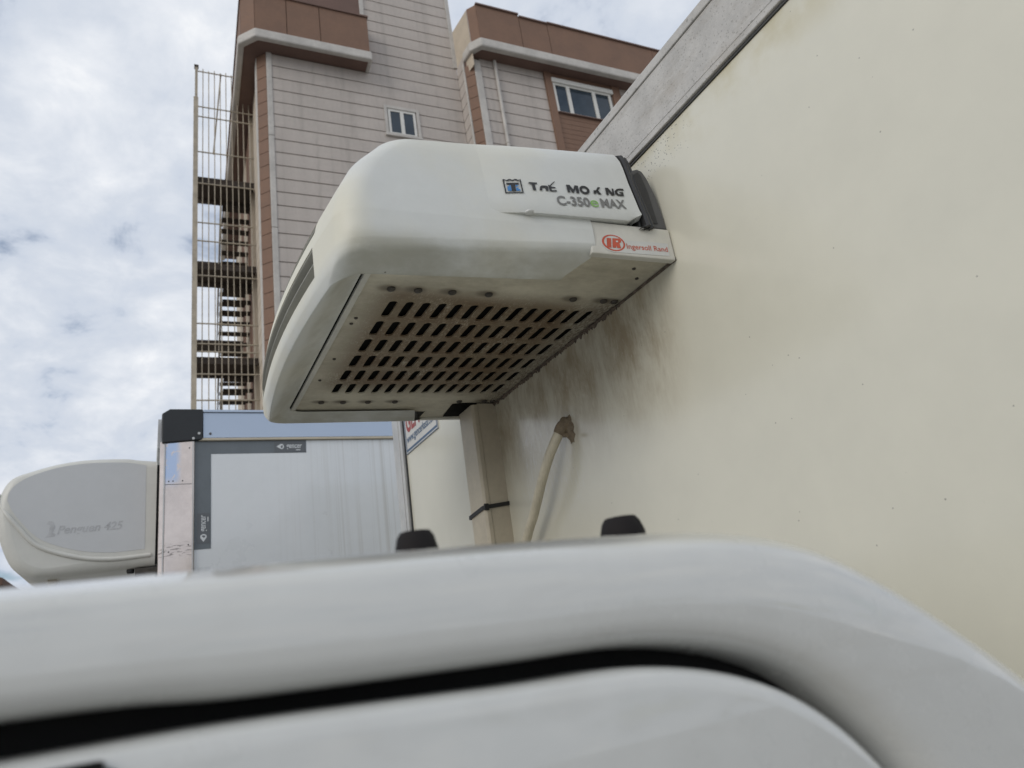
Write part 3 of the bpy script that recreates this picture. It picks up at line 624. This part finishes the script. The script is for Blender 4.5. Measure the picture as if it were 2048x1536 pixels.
SG = Thing('sign_plate', 'small white sign with red lettering at the far end of the cream wall', 'sign', (1, 2.65, 0.77))
SG.add('plate', box(0.996, 1.0, 2.454, 2.852, 0.770, 1.02 - 0.04), m_signw)
def SV(d): return lambda x, z: (0.996 - d, 2.852 - x, 0.770 + z)
wS, hS = 0.398, 0.21
fr2 = [(0.008, 0.008), (wS - 0.008, 0.008), (wS - 0.008, hS - 0.008), (0.008, hS - 0.008)]; fr3 = [(0.016, 0.018), (wS - 0.014, 0.018), (wS - 0.014, hS - 0.018), (0.016, hS - 0.018)]
SG.add('border', lay((fr2 + fr3, [(i, (i + 1) % 4, 4 + (i + 1) % 4, 4 + i) for i in range(4)]), SV(0.0006)), m_signb)
SG.add('edge_line', lay((([(0, 0), (wS, 0), (wS, hS), (0, hS)]) + [(0.003, 0.003), (wS - 0.003, 0.003), (wS - 0.003, hS - 0.003), (0.003, hS - 0.003)], [(i, (i + 1) % 4, 4 + (i + 1) % 4, 4 + i) for i in range(4)]), SV(0.0006)), m_signb)
SG.add('name_lettering', lay(off(text2d('GENCER', 0.125, 0.004, width=0.345), 0.028, 0.092), SV(0.0008)), m_signr)
SG.add('web_lettering', lay(off(text2d('www.gencerkasa.com', 0.05, 0.0008, width=0.35), 0.024, 0.044), SV(0.0008)), m_signb)

# ================================================================ SECOND TRUCK
T2 = Thing('refrigerated_truck', 'white boxed truck parked behind, with pale blue top rail and black corner cap', 'truck', (0.04, 4, -1.7))
T2.add('box_side_wall', box(0.208, 4.2, 4.0, 4.06, -0.75, 1.183), m_white2)
T2.add('box_body', box(0.10, 4.2, 4.065, 6.2, -0.75, 1.33), m_white2)
T2.add('box_front_wall', box(0.052, 0.098, 4.07, 6.2, -0.75, 1.18), m_white2)
pt = T2.add('corner_post', prism([(0.206, 3.990), (0.075, 3.990), (0.058, 3.994), (0.041, 4.012), (0.041, 4.10), (0.20, 4.10)], -0.75, 1.186, XY), m_mirror, bevel=0.003)
for x in (0.0605, 0.197): T2.add('post_ridge', box(x, x + 0.006, 3.9865, 3.9900, -0.75, 1.18), m_alu, parent=pt)
T2.add('post_joint', box(0.066, 0.196, 3.9885, 3.9897, 0.947, 0.9495), m_grey, parent=pt)
for x, z in ((0.085, 0.965), (0.105, 0.966), (0.15, 0.966), (0.182, 1.145), (0.18, 0.63), (0.09, 0.60)):
    T2.add('rivet', tube([(x, 3.9885, z), (x, 3.9865, z)], 0.0035, 8), m_grey, parent=pt)
T2.add('corner_cap', prism([(0.245, 1.195), (0.238, 1.186), (0.050, 1.170), (0.046, 1.20), (0.046, 1.335), (0.085, 1.362), (0.248, 1.3625)], 3.978, 4.12, XZ), m_cap, bevel=0.006)
for x, z in ((0.228, 1.222), (0.200, 1.194)): T2.add('cap_screw', tube([(x, 3.979, z), (x, 3.973, z)], 0.007, 10), m_alu, smooth=40)
r2 = T2.add('roof_rail', box(0.250, 4.2, 3.988, 4.06, 1.2005, 1.342), m_film)
T2.add('rail_lip', box(0.249, 4.2, 3.980, 4.055, 1.3445, 1.360), m_film, parent=r2, bevel=0.003)
T2.add('rail_base', box(0.226, 4.2, 3.984, 4.055, 1.184, 1.1985), m_ivory, parent=r2, bevel=0.003)
T2.add('rail_rivet', tube([(0.285, 3.988, 1.223), (0.285, 3.985, 1.223)], 0.007, 8), m_grey, parent=r2)
T2.add('front_rail', box(0.030, 0.097, 4.125, 6.2, 1.185, 1.35), m_alu)
tp = T2.add('marker_tape', (lambda g: g)(prism([(0.2085, 1.182), (0.797, 1.182), (0.794, 1.110), (0.289, 1.112), (0.288, 0.604), (0.2085, 0.603)], 3.9982, 3.9996, XZ)), m_tape)
def TV(d): return lambda x, z: (x, 3.998 - d, z)
leaf = [(0.0, 0.016), (0.014, 0.026), (0.024, 0.032), (0.034, 0.030), (0.040, 0.020), (0.040, 0.010), (0.034, 0.002), (0.024, 0.0), (0.014, 0.006)]
lhole = [(0.020, 0.014), (0.030, 0.024), (0.035, 0.018), (0.030, 0.012), (0.035, 0.010), (0.028, 0.006)]
def gencer(org, rot):
    tx = text2d('gencer', 0.045, 0.0006, shear=0.15, width=0.088)
    g1 = join(poly2d(leaf), off(tx, 0.052, 0.006), poly2d([(0.105, -0.008), (0.130, -0.008), (0.130, -0.003), (0.105, -0.003)]))
    f = (lambda x, z: (org[0] + x, org[1] + z)) if not rot else (lambda x, z: (org[0] - z, org[1] + x))
    return [f(*p) for p in g1[0]], g1[1], [f(*p) for p in lhole]
for org, rot, patch in (((0.632, 1.131), False, (0.618, 0.792, 1.114, 1.176)), ((0.268, 0.640), True, (0.222, 0.283, 0.632, 0.79))):
    T2.add('tape_patch', box(patch[0], patch[1], 3.9968, 3.9980, patch[2], patch[3]), m_tapeg, parent=tp)
    v, f, hl = gencer(org, rot)
    T2.add('tape_lettering', lay((v, f), TV(0.0016)), m_tapew, parent=tp)
    T2.add('tape_leaf', lay(poly2d(hl), TV(0.0020)), m_tapeg, parent=tp)
build_cab(T2, (-0.93, 3.95, -0.25))
T2.add('chassis', join(box(-2.0, 4.0, 4.6, 4.7, -1.12, -0.95), box(-2.0, 4.0, 5.5, 5.6, -1.12, -0.95), box(0.1, 4.1, 4.1, 6.1, -0.95, -0.75)), m_black)
for x in (-1.5, 3.0):
    wheel(T2, x, 4.35, 0.24); wheel(T2, x, 5.6, 0.24)

U2 = Thing('refrigeration_unit', 'rounded off-white and cream refrigeration unit on the front of the truck parked behind', 'refrigeration unit', (0.0, 5.0, 0.54))
prof = catmull([(0.030, 1.118), (-0.06, 1.128), (-0.124, 1.137), (-0.283, 1.136), (-0.413, 1.118), (-0.538, 1.08), (-0.618, 1.043), (-0.655, 0.975), (-0.665, 0.90), (-0.660, 0.82), (-0.640, 0.725), (-0.590, 0.612), (-0.522, 0.556), (-0.441, 0.540), (-0.212, 0.547), (0.030, 0.558)], 5)
ctr = (-0.25, 0.84)
def inset(pl, d):
    out = []
    for x, z in pl:
        v = Vector((x - ctr[0], z - ctr[1])); l = v.length; v *= (l - d) / l
        out.append((min(ctr[0] + v.x, 0.028) if x < 0.028 else x, ctr[1] + v.y))
    return out
rows = [[(x, y, z) for x, z in inset(prof, d)] for y, d in ((4.115, 0.055), (4.117, 0.040), (4.123, 0.024), (4.135, 0.010), (4.15, 0.003), (4.17, 0.0), (5.75, 0.0), (5.83, 0.02), (5.86, 0.10))]
V, F = sheet(rows, True); n = len(prof); F.append(tuple(range(n))); F.append(tuple(range(len(V) - 1, len(V) - 1 - n, -1)))
U2.add('cowl', (V, F), m_u2c, smooth=45)
swoop = catmull([(-0.622, 0.93), (-0.600, 0.880), (-0.565, 0.828), (-0.473, 0.728), (-0.324, 0.664), (-0.172, 0.640), (-0.018, 0.645)], 6)
up = catmull([(-0.022, 1.088), (-0.124, 1.105), (-0.283, 1.106), (-0.413, 1.088), (-0.525, 1.050), (-0.590, 1.008), (-0.618, 0.965)], 6)
U2.add('side_panel', prism(swoop + up, 4.1138, 4.1148, XZ), m_u2)
low = catmull([(-0.668, 0.965), (-0.650, 0.915), (-0.615, 0.855), (-0.570, 0.795), (-0.480, 0.695), (-0.324, 0.630), (-0.172, 0.606), (0.010, 0.612)], 6)
V, F = tube([(x, 4.1165 + 0.03 * sstep(-0.60, -0.67, x), z) for x, z in low], 0.012, 10); U2.add('lip_moulding', (V, F), m_u2c, smooth=60)
U2.add('model_lettering', lay(off(text2d('Penguen 425', 0.058, 0.001, shear=0.25, width=0.285), -0.405, 0.748, 0.03), lambda x, z: (x, 4.1130, z)), m_u2t)
pg = [(-0.455, 0.735), (-0.415, 0.738), (-0.412, 0.75), (-0.425, 0.755), (-0.415, 0.785), (-0.425, 0.812), (-0.445, 0.815), (-0.452, 0.80), (-0.438, 0.795), (-0.44, 0.755)]
U2.add('side_mark', lay(poly2d(pg), lambda x, z: (x, 4.1130, z)), m_u2t)
U2.add('bracket', box(-0.06, 0.045, 4.14, 4.18, 0.515, 0.553), m_bolt)
U2.add('bracket', box(-0.44, -0.40, 4.2, 4.28, 0.50, 0.545), m_ivory)
U2.add('mounting_gasket', box(0.031, 0.0515, 4.16, 5.8, 0.57, 1.10), m_black)
U2.add('drain_nut', disc((-0.08, 4.17, 0.553), 0.018, 0.02), m_black)
U2.add('lifting_loop', tube(catmull([(-0.14, 4.35, 1.130), (-0.13, 4.35, 1.150), (-0.09, 4.35, 1.158), (-0.05, 4.35, 1.148), (-0.04, 4.35, 1.125)], 4), 0.006, 8), m_alu, smooth=60)

# ================================================================ BUILDING (local axes: x along the facade, y into it)
BR = -math.atan2(0.046, 0.9989)
B = Thing('apartment_building', 'tall building clad in beige boards with brown cornices, rising behind the trucks', 'building', (5.0, 18.0, -1.7), rz=BR)
_pl = {}
def plank(name, x0, x1, y0, y1, z0, z1, mat, bevel=0.0):
    key = (name, round(x1 - x0, 3), round(y1 - y0, 3), round(z1 - z0, 3), mat.name)
    c = Vector(((x0 + x1) / 2, (y0 + y1) / 2, z0))
    if key not in _pl:
        o = B.add(name, box(x0, x1, y0, y1, z0, z1), mat)
        me = o.data; d = c - B.org
        me.transform(Matrix.Translation(-d)); o.location = d; _pl[key] = me
        return o
    o = bpy.data.objects.new(name, _pl[key]); COL.objects.link(o); o.parent = B.e; o.location = c - B.org
    return o
PT = 0.4655
# cores behind the cladding
B.add('main_wall', box(2.12, 8.53, 18.03, 31, -1.7, 26), m_joint)
B.add('flank_wall', box(1.895, 2.0, 18.2, 31, -1.7, 17.95), m_beige)
B.add('wing_wall', box(8.88, 21.5, 17.21, 30, -1.7, 18.8), m_joint)
WX0, WX1, WZ0, WZ1 = 5.80, 6.80, 15.56, 16.59          # small window opening
z = 4.0
zs = []
while z < 25.5: zs.append(z); z += PT
for z in zs:
    z1 = z + PT - 0.035
    x0 = 2.23 if z1 < 18.0 else 5.32
    if z < 17.9 < z1: x0 = 2.23
    if z < WZ1 + 0.05 and z1 > WZ0 - 0.05:
        plank('siding_board', x0, WX0 - 0.002, 17.995, 18.03, z, z1, m_siding); plank('siding_board', WX1 + 0.002, 8.53, 17.995, 18.03, z, z1, m_siding)
        zz0, zz1 = z, z1
        if zz0 < WZ0 < zz1: plank('siding_board', WX0 + 0.001, WX1 - 0.001, 17.996, 18.03, zz0, WZ0 - 0.01, m_siding)
        if zz0 < WZ1 < zz1: plank('siding_board', WX0 + 0.001, WX1 - 0.001, 17.996, 18.03, WZ1 + 0.01, zz1, m_siding)
    else: plank('siding_board', x0, 8.53, 17.995, 18.03, z, z1, m_siding)
    if z1 < 18.9:                                         # wing: short return wall and its front
        plank('siding_board', 8.535, 8.57, 17.40, 17.99, z, z1, m_siding)
        plank('siding_board', 9.06, 11.55, 17.175, 17.21, z, z1, m_siding)
        plank('siding_board', 14.78, 21.4, 17.175, 17.21, z, z1, m_siding)
    if z1 < 18.3:
        plank('flank_board', 1.86, 1.895, 18.75, 20.4, z, z1, m_beige)
# chamfered brown corners made of separate panels, with pale trims either side
def obl(p, q, t, n0):                                      # outline in (s, z) along p->q, thickness along outward normal
    return None
def oblique(name, p, q, z0, z1, th, mat):
    d = Vector((q[0] - p[0], q[1] - p[1])); nn = Vector((d.y, -d.x)).normalized()
    a, b = (p[0] + nn.x * th, p[1] + nn.y * th), (q[0] + nn.x * th, q[1] + nn.y * th)
    v = [(x, y, zz) for zz in (z0, z1) for x, y in (a, b, q, p)]
    f = [(3, 2, 1, 0), (4, 5, 6, 7), (0, 1, 5, 4), (1, 2, 6, 5), (2, 3, 7, 6), (3, 0, 4, 7)]
    return B.add(name, (v, f), mat)
for z in zs:
    z1 = z + PT - 0.02
    if z1 < 18.1: oblique('corner_panel', (1.82, 18.28), (2.07, 18.03), z, z1, 0.02, m_brown)
    if z1 < 18.8: oblique('corner_panel', (8.57, 17.39), (8.81, 17.15), z, z1, 0.02, m_brown)
B.add('corner_core', prism([(1.88, 18.32), (1.88, 18.27), (2.10, 18.05), (2.2, 18.05), (2.2, 18.32)], -1.7, 17.95, XY), m_dbrown)
B.add('corner_core', prism([(8.60, 17.45), (8.60, 17.41), (8.83, 17.19), (8.9, 17.21), (8.9, 17.45)], -1.7, 18.8, XY), m_dbrown)
for zz in range(0, 5):                                     # trims come in stacked lengths
    a, b = 2.0 + zz * 3.2, 2.0 + zz * 3.2 + 3.19
    B.add('corner_trim', box(2.065, 2.23, 17.965, 18.03, a, b), m_trim, bevel=0.02)
    B.add('corner_trim', box(1.785, 1.895, 18.30, 18.72, a, b), m_trim, bevel=0.02)
    B.add('corner_trim', box(8.81, 9.06, 17.115, 17.21, a, b + (0.6 if zz == 4 else 0)), m_trim, bevel=0.02)
    B.add('corner_trim', box(8.515, 8.57, 17.395, 17.50, a, b + (0.6 if zz == 4 else 0)), m_trim, bevel=0.02)
# main eaves: soffit, pale moulding, brown fascia with panels
def ledge(poly, z0, z1, name, mat, bevel=0.0): return B.add(name, prism(poly, z0, z1, XY), mat, bevel=bevel)
ledge([(5.24, 17.45), (1.71, 17.45), (1.32, 17.84), (1.32, 30.9), (2.1, 30.9), (2.1, 18.5), (5.24, 18.5)], 17.96, 18.06, 'soffit', m_dbrown)
ledge([(5.31, 17.36), (1.69, 17.36), (1.23, 17.82), (1.23, 31), (1.42, 31), (1.42, 17.92), (1.80, 17.54), (5.20, 17.54), (5.20, 18.02), (5.31, 18.02)], 17.90, 18.24, 'cornice_moulding', m_trim, 0.05)
segs = [(1.71, 2.65), (2.67, 3.68), (3.70, 5.255)]
for a, b in segs: B.add('fascia_panel', box(a, b, 17.45, 17.60, 18.245, 19.74), m_brown)
oblique('fascia_panel', (1.34, 17.84), (1.708, 17.472), 18.245, 19.74, 0.02, m_brown)
B.add('fascia_panel', box(1.32, 1.46, 17.86, 31, 18.245, 19.74), m_brown)
B.add('fascia_return', box(5.12, 5.255, 17.61, 18.02, 18.245, 19.74), m_brown)
ledge([(5.29, 17.40), (1.69, 17.40), (1.28, 17.81), (1.28, 31), (1.55, 31), (1.55, 18.0), (1.9, 17.65), (5.29, 17.65)], 19.742, 19.80, 'parapet_cap', m_dbrown)
B.add('upper_wall', box(2.3, 5.18, 17.97, 18.03, 19.0, 26), m_dbrown)
B.add('upper_trim', box(5.18, 5.32, 17.94, 18.03, 18.3, 26), m_trim)
B.add('tower_trim', box(8.42, 8.56, 17.95, 18.03, 18.9, 26), m_trim)
# small window
wn = B.add('window', join(box(WX0 - 0.10, WX1 + 0.10, 17.955, 17.99, WZ1, WZ1 + 0.11), box(WX0 - 0.10, WX0, 17.955, 17.99, WZ0, WZ1 - 0.001), box(WX1, WX1 + 0.10, 17.955, 17.99, WZ0, WZ1 - 0.001)), m_trim)
B.add('sill', box(WX0 - 0.12, WX1 + 0.12, 17.91, 17.99, WZ0 - 0.10, WZ0 - 0.003), m_trim, parent=wn)
fx = [WX0 + 0.03, WX0 + 0.11, WX0 + 0.44, WX0 + 0.56, WX1 - 0.11, WX1 - 0.03]
B.add('frame', join(box(fx[0], fx[1], 17.985, 18.02, WZ0, WZ1), box(fx[2], fx[3], 17.985, 18.02, WZ0, WZ1), box(fx[4], fx[5], 17.985, 18.02, WZ0, WZ1), box(fx[1], fx[2], 17.986, 18.02, WZ1 - 0.09, WZ1), box(fx[3], fx[4], 17.986, 18.02, WZ1 - 0.09, WZ1), box(fx[1], fx[2], 17.986, 18.02, WZ0, WZ0 + 0.09), box(fx[3], fx[4], 17.986, 18.02, WZ0, WZ0 + 0.09)), m_pvc, parent=wn)
for a, b in ((fx[1], fx[2]), (fx[3], fx[4])): B.add('pane', box(a, b, 18.008, 18.015, WZ0 + 0.09, WZ1 - 0.09), m_pane, parent=wn)
# wing eaves
ledge([(21.5, 16.62), (8.95, 16.62), (8.72, 16.9), (8.60, 17.99), (9.2, 17.99), (9.2, 17.4), (21.5, 17.4)], 18.72, 18.80, 'soffit', m_dbrown)
ledge([(21.5, 16.52), (8.91, 16.52), (8.60, 16.88), (8.54, 17.42), (8.74, 17.42), (8.80, 17.0), (9.0, 16.74), (21.5, 16.74)], 18.66, 19.03, 'cornice_moulding', m_trim, 0.05)
for a, b, dz in ((8.955, 10.6, 0.0), (10.62, 11.75, -0.10), (11.77, 16.4, -0.06), (16.42, 21.5, -0.06)):
    B.add('fascia_panel', box(a, b, 16.62, 16.78, 19.035, 20.58 + dz), m_brown)
    B.add('parapet_cap', box(a - 0.005, b + 0.005, 16.56, 16.85, 20.583 + dz, 20.64 + dz), m_dbrown)
oblique('fascia_panel', (8.735, 16.91), (8.965, 16.645), 19.035, 20.58, 0.02, m_brown)
oblique('fascia_return', (8.575, 17.985), (8.73, 16.925), 18.15, 20.56, 0.02, m_beige)
B.add('wing_roof', box(8.9, 21.5, 16.9, 30, 18.81, 19.4), m_dbrown)
# rain pipe, pilasters, big window
B.add('rain_pipe', tube([(9.62, 17.11, -1.6), (9.62, 17.11, 18.7)], 0.06, 12), m_trim, smooth=60)
for zz in (15.2, 12.0, 9.0): B.add('pipe_clip', tube([(9.62, 17.11, zz), (9.62, 17.11, zz + 0.06)], 0.075, 12), m_trim)
B.add('pilaster', box(11.555, 11.83, 17.08, 17.21, -1.7, 18.72), m_brown)
B.add('pilaster', box(14.42, 14.775, 17.08, 17.21, -1.7, 18.72), m_brown)
B.add('lintel', box(11.835, 14.415, 17.13, 17.21, 18.66, 18.72), m_brown)
z = 4.0
while z < 16.9:                                            # brown board infill under the window
    plank('infill_board', 11.835, 14.415, 17.13, 17.21, z, min(z + 0.20, 16.92), m_brown); z += 0.212
B.add('upper_infill', box(11.835, 14.415, 17.125, 17.21, 18.66 - 0.18, 18.655), m_brown)
bw_ = B.add('window', box(11.835, 14.415, 17.16, 17.21, 16.93, 18.47), m_joint)
B.add('shutter_box', box(11.80, 14.42, 17.03, 17.155, 18.27, 18.475), m_pvc, parent=bw_, bevel=0.03)
wx = [11.84, 11.93, 12.38, 12.52, 13.48, 13.62, 14.20, 14.30]
B.add('frame', join(*[box(a, b, 17.10, 17.158, 16.96, 18.268) for a, b in ((wx[0], wx[1]), (wx[2], wx[3]), (wx[4], wx[5]), (wx[6], wx[7]))], *[box(a, b, 17.102, 17.158, c, d) for a, b in ((wx[1], wx[2]), (wx[3], wx[4]), (wx[5], wx[6])) for c, d in ((16.96, 17.02), (18.20, 18.268))]), m_pvc, parent=bw_)
for a, b in ((wx[1], wx[2]), (wx[3], wx[4]), (wx[5], wx[6])): B.add('pane', box(a, b, 17.135, 17.15, 17.02, 18.20), m_pane, parent=bw_)
B.add('sill', box(11.835, 14.415, 17.04, 17.156, 16.925, 16.955), m_dbrown, parent=bw_)

# ================================================================ FIRE ESCAPE on the flank
FE = Thing('fire_escape', 'caged steel fire escape stair standing against the left side of the tall building', 'fire escape', (1.0, 22.0, -1.7), rz=BR)
def bar(name, a, b, r=0.016, mat=None, seg=6): return FE.add(name, tube([a, b], r, seg), mat or m_steel)
FE.add('post', box(0.02, 0.16, 20.40, 20.54, -1.7, 17.9), m_steel)
FE.add('post', box(0.055, 0.14, 20.42, 20.52, 17.9, 19.18), m_steel)
FE.add('post_cap', box(0.03, 0.165, 20.39, 20.55, 19.18, 19.24), m_deck)
FE.add('post', box(0.02, 0.14, 26.9, 27.02, -1.7, 18.6), m_steel)
bx = [0.30 + 0.178 * i for i in range(9)]
for i, x in enumerate(bx): bar('cage_bar', (x, 20.47, 4.0), (x, 20.47, 19.13 - (0.02 if i % 2 else -0.03)))
for z in (19.02, 17.55, 17.15, 15.75, 14.55, 13.1, 12.45, 11.25, 9.65, 9.0, 8.75, 8.05, 7.25): bar('cage_rail', (0.1, 20.45, z), (1.86, 20.45, z), 0.022)
bar('brace', (0.86, 20.5, 19.1), (0.62, 20.55, 15.8), 0.024)
for y in [21.1 + 0.6 * i for i in range(10)]: bar('side_bar', (0.09, y, 4.0), (0.09, y, 18.9 - 0.05 * (y - 21)), 0.014)
for z in (17.4, 15.9, 14.5, 12.6, 11.3, 9.5, 8.2): bar('side_rail', (0.09, 20.5, z), (0.09, 26.9, z), 0.02)
LV = [14.80, 11.68, 8.56, 5.44]
for i, z in enumerate(LV):
    FE.add('landing', box(0.16, 1.855, 20.56, 21.75, z, z + 0.07), m_deck)
    FE.add('landing', box(0.16, 1.855, 26.0, 26.88, z - 0.15 + (0 if i else 0.2), z - 0.08 + (0 if i else 0.2)), m_deck)
    FE.add('landing_beam', box(0.16, 1.855, 20.565, 20.63, z - 0.14, z - 0.003), m_deck)
    FE.add('landing_beam', box(0.16, 1.855, 21.68, 21.745, z - 0.14, z - 0.003), m_deck)
    if i == len(LV) - 1: continue
    zl_ = LV[i + 1]
    for k in range(13):
        t = (k + 0.5) / 13
        y = 26.0 - t * 4.2; zz = zl_ + t * (z - zl_)
        FE.add('tread', box(0.93, 1.84, y - 0.14, y + 0.14, zz, zz + 0.035), m_deck)
    for xs in (0.90, 1.86):
        FE.add('stringer', prism([(26.0, zl_ - 0.12), (26.0, zl_ + 0.12), (21.75, z + 0.05), (21.75, z - 0.2)], xs - 0.02, xs + 0.01, YZ), m_deck)
    bar('handrail', (0.90, 26.0, zl_ + 0.95), (0.90, 21.75, z + 0.95), 0.02)
    bar('handrail', (0.90, 26.0, zl_ + 0.5), (0.90, 21.75, z + 0.5), 0.014)
# flat-fronted ribs and a ribbed flue on the flank behind the stair
for y in [21.0 + 0.75 * i for i in range(8)]: B.add('flank_rib', box(1.80, 1.894, y, y + 0.38, 3.0, 17.9), m_brown if int(y * 2) % 2 else m_beige)

# ================================================================ LOW FAR BUILDING at the left edge
HB = Thing('low_building', 'low distant building with brown roof barely showing at the left edge below the sky', 'building', (-9, 24, -1.7))
HB.add('wall', box(-16, -3.9, 24, 32, -1.7, 3.0), m_beige)
HB.add('roof', prism([(-16.5, 3.02), (-3.5, 3.02), (-3.5, 3.2), (-5.5, 3.95), (-14.5, 3.95), (-16.5, 3.2)], 23.6, 32.4, XZ), m_roof)
